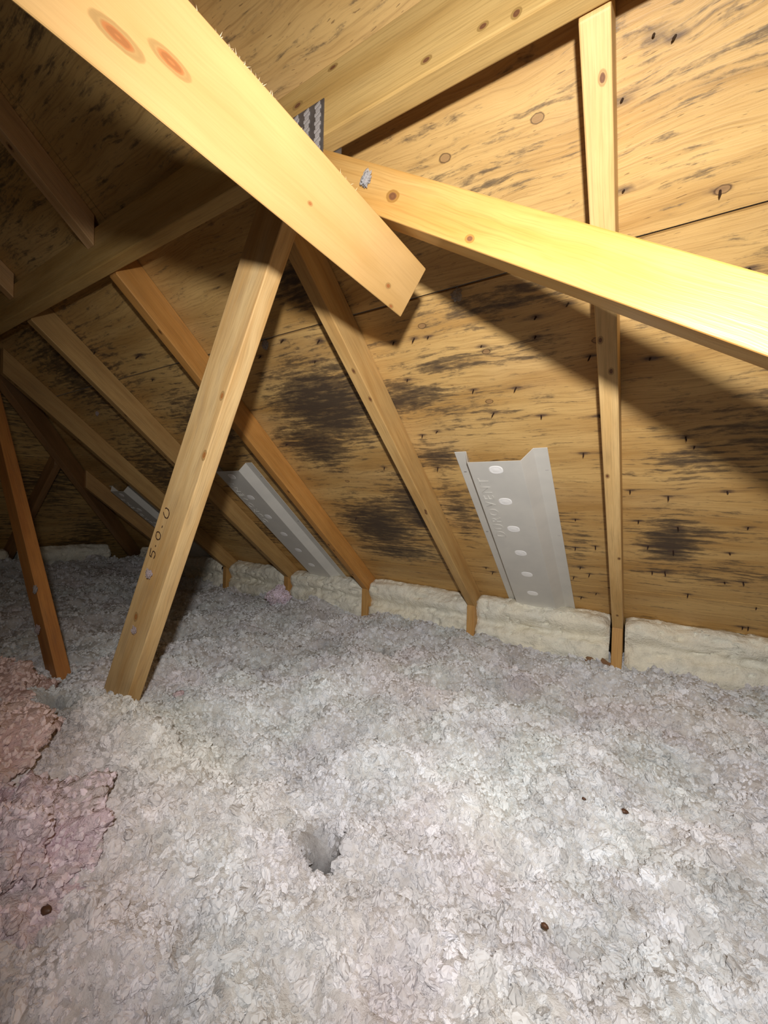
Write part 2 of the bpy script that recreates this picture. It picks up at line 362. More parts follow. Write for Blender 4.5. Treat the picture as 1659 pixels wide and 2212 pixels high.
# the slope behind the camera and the closing walls
def zb(y): return zs(2 * RIDGE - y)
bk = link('roof_back_slope', board_mesh('roof_back_slope', [(2.4, RIDGE, zb(RIDGE)), (HIP - RIDGE, RIDGE, zb(RIDGE)), (HIP - 2.6, -5.0, zb(-5.0)), (2.4, -5.0, zb(-5.0))], (0, -SN * .012, CS * .012), (1, 0, 0), (0, CS, SN), 0), PLY)
tag(bk, kind='structure')
ww = wood('wall_board', (.45, .28, .12), (.34, .19, .07))
def wall(name, pts, ext):
    o = link(name, board_mesh(name, pts, ext, (1, 0, 0) if ext[1] else (0, 1, 0), None, 0), ww); tag(o, kind='structure')
wall('wall_front', [(-4.35, 2.45, FLOOR), (2.4, 2.45, FLOOR), (2.4, 2.45, zs(2.45) - .001), (HIP - 2.45, 2.45, zs(2.45) - .001)], (0, .02, 0))
wall('wall_left', [(-4.23, 2.45, FLOOR), (-4.23, -4.85, FLOOR), (-4.23, -4.85, zs(2.45) - .001), (-4.23, 2.45, zs(2.45) - .001)], (-.02, 0, 0))
wall('wall_right', [(2.41, -4.85, FLOOR), (2.41, 2.45, FLOOR), (2.41, 2.45, zs(2.45)), (2.41, RIDGE, zs(RIDGE)), (2.41, -4.85, zs(2.45))], (.02, 0, 0))
wall('wall_back', [(-4.3, -4.85, FLOOR), (2.4, -4.85, FLOOR), (2.4, -4.85, zs(2.45)), (-4.3, -4.85, zs(2.45))], (0, -.02, 0))

# ------------------------------------------------------------------ jack trusses (rafter and heel post) down to the eave
JX = [-.091, -.704, -1.322, -1.929, -2.534, -3.14]
JL = ['pale jack truss at right, upright in view, ending in the tallest heel post',
      'jack truss just left of the large white vent baffle',
      'orange jack truss between the black mould and the long narrow baffle',
      'jack truss right behind the marked diagonal brace, its post behind the pink tuft',
      'jack truss left of the marked brace, running into the dark lower corner',
      'short jack truss meeting the dark hip rafter at far left']
sdn = Vector((0, CS, -SN))
RK = {0: [(-.065, .639), (-.083, .938), (-.066, .996), (-.082, 1.239), (-.060, 1.53), (-.071, 1.826)]}
tone = [((.74, .50, .22), (.62, .38, .14)), ((.62, .40, .16), (.50, .29, .10)), ((.60, .30, .085), (.50, .23, .055)), ((.52, .33, .13), (.40, .23, .08)), ((.52, .33, .13), (.40, .23, .08)), ((.50, .30, .12), (.40, .22, .08))]
for k, x in enumerate(JX):
    root = empty('jack_truss', (x + .019, 1.906, FLOOR)); tag(root, JL[k], 'jack truss')
    ks = []
    if k in RK:   # underside of the rafter: u along the slope (+.013), v = 5 + x
        for kx, ky in RK[k]: ks.append((Vector((kx, ky, zr(ky))).dot(sdn) + .013, 5.0 + kx, .010, .006))
    else:
        ks = [(u, 5 + x + .019 + rnd.uniform(-.012, .012), .011, .006) for u in [rnd.uniform(.2, 2.4) for _ in range(7)]]
    m = wood('rafter_wood_%d' % k, *tone[k], knots=ks, stain=.15, seed=k + 1.3)
    y0 = .590
    if k == 4: y0 = .60
    if k == 5: y0 = 1.27
    if k == 4: y0 = .68
    y1 = 2.40
    th = .089
    o = [(x, y0, zr(y0)), (x, y1, zr(y1)), (x, y1, zs(y1) - .001), (x, y0, zs(y0) - .001)]
    link('top_chord', board_mesh('top_chord', o, (.038, 0, 0), sdn, Vector((0, SN, CS)), .0025), m, root)
    pm = wood('post_wood_%d' % k, (.60, .36, .13), (.50, .26, .08), seed=k + 9.1, stain=.1)
    o = [(x, 1.906, FLOOR), (x, 1.995, FLOOR), (x, 1.995, zr(1.995) - .0005), (x, 1.906, zr(1.906) - .0005)]
    link('heel_post', board_mesh('heel_post', o, (.038, 0, 0), (0, 0, 1), (0, 1, 0)), pm, root)
    o = [(x, -.3, FLOOR + .0), (x, 1.905, FLOOR + .0), (x, 1.905, FLOOR + .089), (x, -.3, FLOOR + .089)]

# upper rafters butting the camera side of the girder
UL = ['upper rafter showing only a sliver beside the big near board at the top edge', 'upper rafter with a pointed plumb-cut end on the beam, upper left', 'short stub of an upper rafter at the left edge, plumb cut on the beam']
def zu(y): return (0.8914 - SN * y) / CS
for k, x in enumerate([-.737, -1.355, -1.952]):
    ytop = [-1.15, -.45, .12][k]
    m = wood('upper_rafter_wood_%d' % k, (.70, .44, .22), (.58, .34, .14), knots=[(Vector((0, yy, zu(yy))).dot(sdn) + .013, 5 + x + .019, .012, .008) for yy in (.37, .05, -.2)], stain=.25, seed=k + 20)
    o = [(x, ytop, zu(ytop)), (x, .5475, zu(.5475)), (x, .5475, zs(.5475) - .001), (x, ytop, zs(ytop) - .001)]
    r = link('upper_rafter', board_mesh('upper_rafter', o, (.038, 0, 0), sdn, Vector((0, SN, CS))), m); tag(r, UL[k], 'rafter')

# hip rafter and hip-end jacks in the dark corner
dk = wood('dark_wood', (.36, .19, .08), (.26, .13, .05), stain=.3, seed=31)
hx = lambda y: HIP - y
o = []
ya, yb = -1.1, 2.38
off = Vector((.7071, .7071, 0)) * .019
hb = lambda y: Vector((hx(y), y, zs(y) - .150))
o = [hb(ya) - off, hb(yb) - off, hb(yb) - off + Vector((0, 0, .128)), hb(ya) - off + Vector((0, 0, .128))]
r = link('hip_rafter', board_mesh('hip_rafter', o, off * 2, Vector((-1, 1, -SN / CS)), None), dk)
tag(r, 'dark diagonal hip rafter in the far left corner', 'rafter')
for k, y in enumerate([1.06, .45]):
    # rafters of the hip end: fall towards -x
    b0, b1 = y + .06, 2.38
    zz = lambda b: zr(b)
    o = [(HIP - b0, y, zz(b0)), (HIP - b1, y, zz(b1)), (HIP - b1, y, zs(b1) - .001), (HIP - b0, y, zs(b0) - .001)]
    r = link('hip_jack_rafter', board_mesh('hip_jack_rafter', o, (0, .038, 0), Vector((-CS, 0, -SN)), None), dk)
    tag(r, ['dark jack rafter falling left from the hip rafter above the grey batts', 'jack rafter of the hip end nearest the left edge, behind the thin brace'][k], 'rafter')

# ------------------------------------------------------------------ girder truss across the view
girder = empty('girder_truss', (-.5, .567, FLOOR))
tag(girder, 'girder truss across the view with heavy top beam, steel plate and diagonal webs', 'truss')
YB, YF = .586, .548
bm_ = wood('beam_wood', (.60, .40, .15), (.48, .29, .09), knots=[(-.291, .661, .010, .006), (-.205, .66, .009, .006), (-.16, .65, .008, .008), (-.55, .72, .014, .007), (-.47, .745, .012, .005), (-.60, .69, .010, .006)], stain=.10, seed=0, rough=.42, spec=.5)
zt = zs(YF) - .002
o = [(-2.36, YF, .640), (2.38, YF, .640), (2.38, YF, zt - .006), (-2.36, YF, zt - .006)]
tc_ = link('top_chord', board_mesh('top_chord', [(-2.36, YF, .640), (2.38, YF, .640), (2.38, YF, zs(YB) - .002), (-2.36, YF, zs(YB) - .002)], (0, .038, 0), (1, 0, 0), (0, 0, 1), .003), bm_, girder)
link('bottom_chord', board_mesh('bottom_chord', [(-3.9, YF, FLOOR), (2.38, YF, FLOOR), (2.38, YF, FLOOR + .089), (-3.9, YF, FLOOR + .089)], (0, .038, 0), (1, 0, 0), (0, 0, 1)), bm_, girder)

# marked diagonal web: left edge and right edge of its front face
Lb = Vector((-.7 + 1.29, 0, .48 + .66)).normalized()
a0, a1 = Vector((-1.336, YF, -.74)), Vector((-.622, YF, .636))     # left edge low / high
b0_, b1_ = Vector((-1.212, YF, -.74)), Vector((-.525, YF, .636))   # right edge
dirB = (a1 - a0).normalized(); wB = Vector((0, 1, 0)).cross(dirB) * -1
def uvf(p, L, W): return (Vector(p).dot(L), Vector(p).dot(W))
WB = Vector((0, 1, 0)).cross(dirB).normalized()
kb = []
for q, r1 in (((-.660, YF, .335), .014), ((-.745, YF, .22), .008), ((-.95, YF, .02), .007), ((-.80, YF, .10), .009), ((-1.06, YF, -.29), .010)):
    kb.append((Vector(q).dot(dirB), Vector(q).dot(WB), r1 * 1.5, r1 * .9))
wm = wood('marked_web_wood', (.66, .46, .22), (.54, .32, .12), knots=kb, stain=.35, seed=0, grey=(.34, .24, .14), knotcol=(.34, .14, .04), wave=2.5)
web1 = link('web', board_mesh('web', [a0, b0_, b1_, a1], (0, .038, 0), dirB, WB), wm, girder)
web1['label'] = 'diagonal web leaning right with pen marks on its face'

# right diagonal web
c0, c1 = Vector((-.515, YF, .552)), Vector((1.30, YF, -.62))     # bottom edge high end / low end
def rb(x): return .232 - .640 * (x + .012)
o = [(-.505, YF, rb(-.505)), (1.3, YF, rb(1.3)), (1.3, YF, rb(1.3) + .083), (-.56, YF, rb(-.56) + .083), (-.52, YF, rb(-.52) + .02)]
o = [(-.505, YF, rb(-.505)), (1.3, YF, rb(1.3)), (1.3, YF, rb(1.3) + .080), (-.492, YF, rb(-.492) + .080), (-.519, YF, .637), (-.535, YF, .637), (-.535, YF, .60)]
dirR = Vector((1, 0, -.640)).normalized(); WR = Vector((0, 1, 0)).cross(dirR).normalized()
kr = [(Vector(q).dot(dirR), Vector(q).dot(WR), r1 * 1.4, r1) for q, r1 in (((-.343, YF, .481), .010), ((-.215, YF, .375), .006), ((.3, YF, .1), .01))]
wr = wood('pale_web_wood', (.56, .335, .115), (.47, .235, .055), knots=kr, stain=.0, seed=0, rough=.33, wave=2.0, grain=.8, spec=.6)
web2 = link('web', board_mesh('web', o, (0, .038, 0), dirR, WR), wr, girder)
web2['label'] = 'brightly lit diagonal web running down to the right edge'

# left thin web
l0, l1 = Vector((-1.47, YF, -.72)), Vector((-2.33, YF, .50))
l0b, l1b = Vector((-1.385, YF, -.72)), Vector((-2.235, YF, .50))
dirL = (l1 - l0).normalized()
wl = wood('orange_web_wood', (.50, .22, .06), (.38, .15, .04), stain=.25, seed=51)
web3 = link('web', board_mesh('web', [l0, l1, l1b, l0b], (0, .038, 0), dirL, None), wl, girder)
web3['label'] = 'thin orange web leaning left at the left edge'

# steel truss plates with punched slots
def plate(x0, x1, z0, z1, y, top=None):
    """toothed connector plate: sheet with rows of raised punched slots"""
    bm = bmesh.new()
    def bx(xa, xb, ya, yb, za, zb_, sk=0):
        vs = [bm.verts.new((x, yy, z + sk * (x - xa))) for yy in (ya, yb) for (x, z) in ((xa, za), (xb, za), (xb, zb_), (xa, zb_))]
        for q in ((0, 1, 2, 3), (7, 6, 5, 4), (0, 4, 5, 1), (1, 5, 6, 2), (2, 6, 7, 3), (3, 7, 4, 0)): bm.faces.new([vs[i] for i in q])
    bx(x0, x1, y - .0006, y + .0012, z0, z1)
    bmesh.ops.recalc_face_normals(bm, faces=bm.faces)
    me = bpy.data.meshes.new('nail_plate'); bm.to_mesh(me); bm.free()
    po = link('nail_plate', me, STEEL, girder)
    bm = bmesh.new(); nx = int((x1 - x0) / .0235); sgn = -1 if y < .567 else 1
    for i in range(nx):
        for j in range(int((z1 - z0) / .0070)):
            cx = x0 + (i + .5) * (x1 - x0) / nx + (.0012 if j % 2 else -.0012); cz = z0 + (j + .6) * .0070
            if cz > z1 - .003: continue
            ya, yb = sorted((y + sgn * .0005, y + sgn * .0022))
            bx(cx - .0055, cx + .0055, ya, yb, cz - .0020, cz + .0020, .45)
    bmesh.ops.recalc_face_normals(bm, faces=bm.faces)
    me = bpy.data.meshes.new('plate_teeth'); bm.to_mesh(me); bm.free()
    t = link('plate_teeth', me, TEETH, po, loc=(0, 0, 0)); t['kind'] = 'stuff'
plate(-.640, -.486, .575, .700, .5465)
plate(-.62, -.479, .627, .705, .5875)

# pen marks on the marked web: thin flat strokes on its face
def frame_on_web(s, t):   # s along the web upward, t across (0 left edge .. 1 right edge)
    p = a0.lerp(a1, s); q = b0_.lerp(b1_, s); return p.lerp(q, t)
acr = -WB if WB.x < 0 else WB
def glyph(centre, strokes, k, wd=.0014):
    # glyph space: x along the writing direction (up the web), y across to the left = up of the letter
    bm = bmesh.new()
    for st in strokes:
        P = [centre + dirB * (px * k) - acr * (py * k * .8) for px, py in st]
        Q = []
        for i in range(len(P) - 1):      # smooth the polyline
            a = P[max(i - 1, 0)]; b = P[i]; c2 = P[i + 1]; d = P[min(i + 2, len(P) - 1)]
            for t in (0, .25, .5, .75): Q.append(.5 * ((2 * b) + (c2 - a) * t + (2 * a - 5 * b + 4 * c2 - d) * t * t + (3 * b - a - 3 * c2 + d) * t ** 3))
        Q.append(P[-1])
        prev = None
        for i, p in enumerate(Q):
            tn = (Q[min(i + 1, len(Q) - 1)] - Q[max(i - 1, 0)]).normalized(); sd = tn.cross(Vector((0, 1, 0)))
            w_ = wd * (.75 + .5 * abs(math.sin(i * .7)))
            cur = [bm.verts.new(p + sd * w_), bm.verts.new(p + sd * w_ + Vector((0, -.0003, 0))), bm.verts.new(p - sd * w_ + Vector((0, -.0003, 0))), bm.verts.new(p - sd * w_)]
            if prev:
                for q in range(3): bm.faces.new([prev[q], prev[q + 1], cur[q + 1], cur[q]])
            prev = cur
    bmesh.ops.recalc_face_normals(bm, faces=bm.faces)
    me = bpy.data.meshes.new('pen_mark'); bm.to_mesh(me); bm.free()
    return link('pen_mark', me, INK, web1, loc=(0, 0, 0))
G5 = [[(-.2, -.45), (.25, -.5), (.42, -.2), (.3, .1), (-.1, .12), (-.3, .05)], [(-.3, .05), (-.25, .5)], [(-.22, .5), (.45, .62)]]
G0 = [[(.0, .55), (-.38, .3), (-.4, -.2), (-.1, -.55), (.28, -.45), (.42, 0), (.3, .4), (.02, .56)]]
G0o = [[(.30, .50), (.45, .2), (.4, -.3), (.1, -.55), (-.3, -.45), (-.42, -.05), (-.3, .35), (-.1, .6)]]
GD = [[(-.18, 0), (.18, 0)]]
GLYPHS = [((-.992, -.130), G5, .026), ((-.979, -.108), GD, .014), ((-.969, -.083), G0, .022), ((-.953, -.061), GD, .018), ((-.937, -.029), G0o, .025)]
for c_, gl, k in GLYPHS: glyph(Vector((c_[0], YF + .0001, c_[1])), gl, k)

# ------------------------------------------------------------------ the big near board
# a two-by-four rolled on its edge, running away from the viewer just under the girder webs
BB, BT = Vector((-.400, 0, .360)), Vector((-.340, 0, .4256))
WBd = (BT - BB).normalized(); nB = Vector((-WBd.z, 0, WBd.x)); LB = Vector((0, 1, 0))
o = [BB + LB * -.6, BB + LB * .681, BT + LB * .664, BT + LB * -.6]
wb0 = BB.dot(WBd)
ks = [(y, wb0 + .0888 * t, ru, rv) for y, t, ru, rv in ((.172, .34, .024, .0070), (.212, .50, .021, .0062), (.605, .30, .008, .005), (.40, .42, .005, .003), (.64, .05, .008, .004))]
bw = wood('near_board_wood', (.54, .335, .135), (.48, .285, .10), knots=ks, grain=.3, seed=0, rough=.6, knotcol=(.30, .115, .035), wave=1.5, spec=.2, halo=.6)
nb = link('near_board', board_mesh('near_board', o, nB * .038, LB, WBd, .002), bw)
tag(nb, 'big pale board with an angled sawn end, closest to the viewer, crossing the upper left', 'board')
# splinters along its upper edge
bm = bmesh.new(); q = random.Random(3)
for i in range(46):
    y = q.choice([q.uniform(.20, .46), q.gauss(.27, .02)]); z = BT.z
    y2 = y; L = q.uniform(.002, .006); w2 = .0004
    b = Vector((BT.x - q.uniform(0, .003), y2, z - .0005)); t = b + Vector((q.uniform(-.2, .6), q.uniform(-.8, .8), q.uniform(.5, 1.2))).normalized() * L
    vs = [bm.verts.new(b + Vector((0, -w2, 0))), bm.verts.new(b + Vector((0, w2, 0))), bm.verts.new(b + Vector((-w2, 0, 0))), bm.verts.new(t)]
    bm.faces.new([vs[0], vs[1], vs[3]]); bm.faces.new([vs[1], vs[2], vs[3]]); bm.faces.new([vs[2], vs[0], vs[3]])
me = bpy.data.meshes.new('splinters'); bm.to_mesh(me); bm.free()
sp = link('splinters', me, wood('splinter_wood', (.8, .65, .42), (.7, .5, .3)), nb, loc=(0, 0, 0)); sp['kind'] = 'stuff'

# ------------------------------------------------------------------ vent baffles
def baffle(xc, ytop, ybot, label, W=.288, first=None):
    """corrugated foam vent chute stapled to the sheathing, raised channel, cup dimples down the middle"""
    root = empty('vent_baffle', (xc, ytop, zs(ytop))); tag(root, label, 'vent baffle', 'vent baffles between the rafters')
    L = (ybot - ytop) / CS; h = .036; t = .0022
    prof = [(-W / 2, 0), (-W / 2 + .040, 0), (-W / 2 + .050, h), (W / 2 - .072, h), (W / 2 - .040, 0), (W / 2, 0)]
    # local frame: X across, D down the slope, N away from the deck
    D = Vector((0, CS, -SN)); N = Vector((0, -SN, -CS)); Xv = Vector((1, 0, 0))
    def P(x, s, n): return Xv * x + D * s + N * (n + .0025)
    bm = bmesh.new()
    n0 = 24; rows = []
    for i in range(n0 + 1):
        s = L * i / n0
        row = []
        for (x, n) in prof:
            e = .0 if i else (.014 if n > 0 else 0)
            row.append(bm.verts.new(P(x, max(s, e), n)))
        rows.append(row)
    for a, b in zip(rows, rows[1:]):
        for i in range(len(prof) - 1): bm.faces.new([a[i], b[i], b[i + 1], a[i + 1]])
    bmesh.ops.recalc_face_normals(bm, faces=bm.faces)
    me = bpy.data.meshes.new('channel'); bm.to_mesh(me); bm.free()
    ch = bpy.data.objects.new('channel', me); col.objects.link(ch); me.materials.append(FOAM); ch.parent = root
    so = ch.modifiers.new('solid', 'SOLIDIFY'); so.thickness = t; so.offset = 0
    bv = ch.modifiers.new('bevel', 'BEVEL'); bv.width = .003; bv.segments = 2; bv.limit_method = 'ANGLE'; bv.angle_limit = math.radians(25)
    # dimples
    xc_ = (prof[2][0] + prof[3][0]) / 2
    def dimple():
        bm = bmesh.new(); rg = []
        for (r, n) in ((1.12, -.0004), (1.0, .0016), (.84, .0022), (.70, .0016), (.55, .0019), (.2, .0026)):
            rg.append([bm.verts.new(P(r * .0215 * (abs(math.cos(a)) ** .8) * (1 if math.cos(a) >= 0 else -1), r * .0170 * (abs(math.sin(a)) ** .8) * (1 if math.sin(a) >= 0 else -1), h + n)) for a in [2 * math.pi * i / 24 for i in range(24)]])
        for a, b in zip(rg, rg[1:]):
            for i in range(24): bm.faces.new([a[i], a[(i + 1) % 24], b[(i + 1) % 24], b[i]])
        bm.faces.new(rg[-1]); bmesh.ops.recalc_face_normals(bm, faces=bm.faces)
        for f in bm.faces: f.smooth = True
        me = bpy.data.meshes.new('dimple'); bm.to_mesh(me); bm.free(); me.materials.append(DIMPLE); return me
    dm = dimple()
    for i in range(int((L - .05) / .150) + 1):
        o = bpy.data.objects.new('dimple', dm); col.objects.link(o); o.parent = root
        o.location = D * (.050 + .150 * i) + Xv * (xc_ + .002)
    # embossed word, reading up the chute along its left side
    cu = bpy.data.curves.new('word', 'FONT'); cu.body = 'DUROVENT'; cu.size = .050; cu.space_character = 1.28; cu.extrude = .0010; cu.align_x = 'CENTER'; cu.align_y = 'CENTER'
    to = bpy.data.objects.new('tmp', cu); col.objects.link(to); dg = bpy.context.evaluated_depsgraph_get()
    me = bpy.data.meshes.new_from_object(to.evaluated_get(dg)); bpy.data.objects.remove(to)
    me.materials.clear(); me.materials.append(FOAM)
    lt = bpy.data.objects.new('embossed_lettering', me); col.objects.link(lt); lt.parent = root
    ex, ez = -D, N; ey = ez.cross(ex)      # text runs up the slope
    M = Matrix(((ex.x, ey.x, ez.x, 0), (ex.y, ey.y, ez.y, 0), (ex.z, ey.z, ez.z, 0), (0, 0, 0, 1)))
    M.translation = P(prof[2][0] + .034, .245, h + .0016)
    lt.matrix_local = M
    # staples
    for s in (.09, .42):
        for sx in (-W / 2 + .014, W / 2 - .012):
            bm = bmesh.new(); bmesh.ops.create_cube(bm, size=1, matrix=Matrix.Translation(P(sx, s, .0022)) @ Matrix.Diagonal((.009, .0016, .0016, 1)))
            me = bpy.data.meshes.new('staple'); bm.to_mesh(me); bm.free(); me.materials.append(STEEL)
            o = bpy.data.objects.new('staple', me); col.objects.link(o); o.parent = root
    return root
b1 = baffle(-.384, 1.270, 2.06, 'large white foam vent baffle in the right bay, seen face on')
def copy_tree(o, loc, label):
    r = o.copy(); col.objects.link(r); r.location = loc; r['label'] = label
    for ch in list(o.children):
        c_ = ch.copy(); col.objects.link(c_); c_.parent = r
    return r
copy_tree(b1, (-1.650, 1.272, zs(1.272)), 'narrow-looking white vent baffle with six dimples, left of the orange rafter')
copy_tree(b1, (-2.905, 1.385, zs(1.385)), 'dim vent baffle behind the marked diagonal web, farthest from view')

# ------------------------------------------------------------------ numpy value noise for the soft stuff
def vnoise(P, seed=0):
    P = np.asarray(P, float) + seed * 17.31
    i = np.floor(P).astype(np.int64); f = P - i; f = f * f * (3 - 2 * f)
    def h(a):
        n = (a[..., 0] * 374761393 + a[..., 1] * 668265263 + a[..., 2] * 2147483647 + 1013904223) & 0xffffffff
        n = (n ^ (n >> 13)) * 1274126177 & 0xffffffff; return ((n ^ (n >> 16)) & 0xffff) / 65535.0
    r = 0
    for dx in (0, 1):
        for dy in (0, 1):
            for dz in (0, 1):
                wt = (f[..., 0] if dx else 1 - f[..., 0]) * (f[..., 1] if dy else 1 - f[..., 1]) * (f[..., 2] if dz else 1 - f[..., 2])
                r = r + wt * h(i + np.array([dx, dy, dz]))
    return r - .5
def fbm(P, sc, oct=4, seed=0, rough=.55):
    r = 0; a = 1
    for k in range(oct): r = r + a * vnoise(np.asarray(P) * sc * 2 ** k, seed + k); a *= rough
    return r

def grid_object(name, V, nu, nv, mat, closed_u=False):
    idx = np.arange(nu * nv).reshape(nv, nu)
    Fq = np.stack([idx[:-1, :-1], idx[:-1, 1:], idx[1:, 1:], idx[1:, :-1]], -1).reshape(-1, 4)
    me = bpy.data.meshes.new(name); me.from_pydata(V.reshape(-1, 3).tolist(), [], Fq.tolist())
    me.polygons.foreach_set('use_smooth', [True] * len(me.polygons))
    return link(name, me, mat)

# ------------------------------------------------------------------ batts stuffed in the eave between the posts
def batt(x0, x1, label, seed, prof, dirx=None, mat=CREAM, curve=None):
    nu = int(abs(x1 - x0) / .007) + 2; nv = 110
    pr = np.array(prof); d = np.r_[0, np.cumsum(np.linalg.norm(np.diff(pr, axis=0), axis=1))]; d /= d[-1]
    t = np.linspace(0, 1, nv); y = np.interp(t, d, pr[:, 0]); z = np.interp(t, d, pr[:, 1])
    for _ in range(2): y[1:-1] = (y[:-2] + 2 * y[1:-1] + y[2:]) / 4; z[1:-1] = (z[:-2] + 2 * z[1:-1] + z[2:]) / 4
    X = np.linspace(x0, x1, nu)
    XX, YY = np.meshgrid(X, y); _, ZZ = np.meshgrid(X, z)
    V = np.stack([XX, YY, ZZ], -1)
    # end rounding
    e = np.minimum(np.abs(XX - x0), np.abs(XX - x1)); rd = np.clip(1 - e / .03, 0, 1) ** 2
    cy, cz = np.mean(pr[:, 0]) + .02, np.mean(pr[:, 1])
    V[..., 1] += rd * .018; V[..., 2] += (cz - ZZ) * rd * .10
    st = V * np.array([.5, 1.3, 1.6])
    nz = fbm(st, 10, 5, seed); nf = fbm(V * np.array([.6, 1, 1.6]), 55, 3, seed + 5)
    # folds run along the batt
    fold = fbm(V * np.array([.22, .6, 2.4]), 14, 3, seed + 9)
    crease = -np.clip(.030 - np.abs(fold), 0, 1) * .75
    V[..., 1] -= nz * .030 + nf * .009 + crease
    V[..., 2] += nz * .026 + nf * .007
    if curve is not None: V = curve(V)
    zmax = (0.9574 - SN * V[..., 1]) / CS - .001
    V[..., 2] = np.minimum(V[..., 2], zmax)
    o = grid_object('eave_batt', V, nu, nv, mat)
    tag(o, label, 'insulation batt', 'batts stuffed in the eave bays'); return o
P1 = [(1.96, -.74), (1.915, -.66), (1.885, -.60), (1.89, -.555), (1.925, -.53), (1.90, -.50), (1.885, -.465), (1.905, -.43), (1.95, -.415), (2.0, -.425), (2.10, -.50), (2.3, -.66), (2.3, -.74), (1.96, -.74)]
def sh(prof, dy=0, dz=0, k=1.0): return [(y + dy, -.74 + (z + .74) * k + dz) for y, z in prof]
def curveR(V):
    x = V[..., 0]; V[..., 1] += np.clip(x + .05, 0, 2) ** 1.1 * .12; V[..., 2] -= np.clip(x + .05, 0, 2) * .03; return V
batt(-.046, 1.3, 'long creamy batt at right, right of the upright jack truss', 1, sh(P1, .02), curve=curveR)
batt(-.670, -.100, 'creamy folded batt below the large white vent baffle', 2, sh(P1, .02, .0, 1.0))
batt(-1.288, -.712, 'batt with a whitish torn corner, between the orange rafter and the next one right', 3, sh(P1, .02, .0, 1.0))
batt(-1.895, -1.33, 'pale batt under the foot of the narrow-looking baffle', 4, sh(P1, .02))
batt(-2.500, -1.937, 'grey-lit batt left of the pink tuft', 5, sh(P1, .02))
batt(-3.110, -2.545, 'dim batt right of the marked web foot, in shadow', 6, sh(P1, .0))
batt(-3.66, -3.15, 'dim batt in the far corner under the hip rafter', 7, sh(P1, .0))
# hip-end batts: same roll turned a quarter
def turn(V):
    W2 = V.copy(); W2[..., 0] = HIP - V[..., 1]; W2[..., 1] = V[..., 0]; return W2
for k, (ya_, yb_, lb) in enumerate([(1.10, 1.70, 'grey batt in the dark at the hip end, right of the dark jack rafter'), (.49, 1.055, 'dark heaped batt at the hip end, behind the marked web'), (-.12, .445, 'dark batt at the left edge behind the thin orange web')]):
    nu_prof = sh(P1, -.10, .0, 1.18)
    def tcurve(V):
        return turn(V)
    nu = batt.__call__
    # build in the front-eave frame, clamp against the mirrored slope, then turn
    o = batt(ya_, yb_, lb, 11 + k, nu_prof, mat=CREAM)
    me = o.data; co = np.empty(len(me.vertices) * 3); me.vertices.foreach_get('co', co); co = co.reshape(-1, 3)
    me.vertices.foreach_set('co', turn(co).ravel()); me.flip_normals(); me.update()
    o['group'] = 'batts along the hip end'

# ------------------------------------------------------------------ loose blown insulation covering the floor
HOLES = [(-.428, .530, .026, .13), (-.470, .555, .040, .03), (-.901, 1.477, .030, .12), (-.945, 1.50, .022, .10), (-1.24, .445, .03, .06), (-1.16, .40, .02, .05), (-1.758, 1.467, .014, .05), (-.355, .62, .012, .03), (-2.6, 1.35, .05, .06), (-2.2, 1.45, .03, .04), (-.02, 1.86, .03, .05), (-.62, .25, .012, .03), (-.25, 1.93, .05, .03)]
def hfun(X, Y):
    P = np.stack([X, Y, X * 0], -1)
    h = -.600 + .075 * np.exp(-(((X + 1.15) / .55) ** 2 + ((Y - .42) / .35) ** 2)) + .03 * np.exp(-(((X + .3) / .8) ** 2 + ((Y - .2) / .4) ** 2))
    h += .050 * np.exp(-(((X + .99) / .20) ** 2 + ((Y - .50) / .10) ** 2))
    h += .11 * np.clip((-2.6 - X) / 1.0, 0, 1) ** 1.3
    h += fbm(P, 3.2, 2, 21) * .055 + fbm(P, 9, 3, 25) * .060 + fbm(P, 38, 3, 30) * .020 - .03 * np.exp(-(((X + 1.47) / .12) ** 2 + ((Y - .55) / .08) ** 2))
    # long ridges running away to the right
    Q = np.stack([(X * .75 + Y * .66) * 2.0, (-X * .66 + Y * .75) * 7.5, X * 0], -1)
    h += np.abs(fbm(Q, 1.0, 3, 41)) * .035
    for hx_, hy_, r, dp in HOLES:
        h -= dp * np.exp(-((X - hx_) ** 2 + ((Y - hy_) * 1.0) ** 2) / r ** 2)
    return h
x0, x1, y0, y1, rs = -3.70, 1.45, .02, 2.02, .0105
nu = int((x1 - x0) / rs); nv = int((y1 - y0) / rs)
X, Y = np.meshgrid(np.linspace(x0, x1, nu), np.linspace(y0, y1, nv))
Z = hfun(X, Y)
V = np.stack([X, Y, Z], -1)
ins = grid_object('blown_insulation', V, nu, nv, FILL)
ins.data.flip_normals() if ins.data.polygons[0].normal.z < 0 else None
tag(ins, 'loose fluffy grey-white blown insulation covering the whole attic floor', 'insulation', kind='stuff')
P = np.stack([X, Y, Y * 0], -1)
n1 = fbm(P, 5, 3, 61); n2 = fbm(P, 9, 3, 71); n3 = fbm(P, 4, 3, 81)
T = np.ones(V.shape) * np.array([.84, .855, .875])
T *= (1 + .20 * n1[..., None])
T += n2[..., None] * np.array([.00, .035, .0]) + np.clip(n3, 0, 1)[..., None] * np.array([.0, -.10, -.13])
def zone(cx, cy, rx, ry): return np.exp(-(((X - cx) / rx) ** 2 + ((Y - cy) / ry) ** 2))[..., None]
zc = np.clip(zone(-1.03, .53, .20, .12) + zone(-.80, .50, .16, .14), 0, 1); T = T * (1 - .6 * zc) + .6 * zc * np.array([.93, .93, .84])
zp = np.clip(zone(-.80, .28, .20, .16) + zone(-1.05, .30, .2, .14) + zone(-.62, .22, .2, .1) + zone(-1.25, .6, .07, .08), 0, 1); T = T * (1 - .65 * zp) + .65 * zp * np.array([.92, .80, .80])
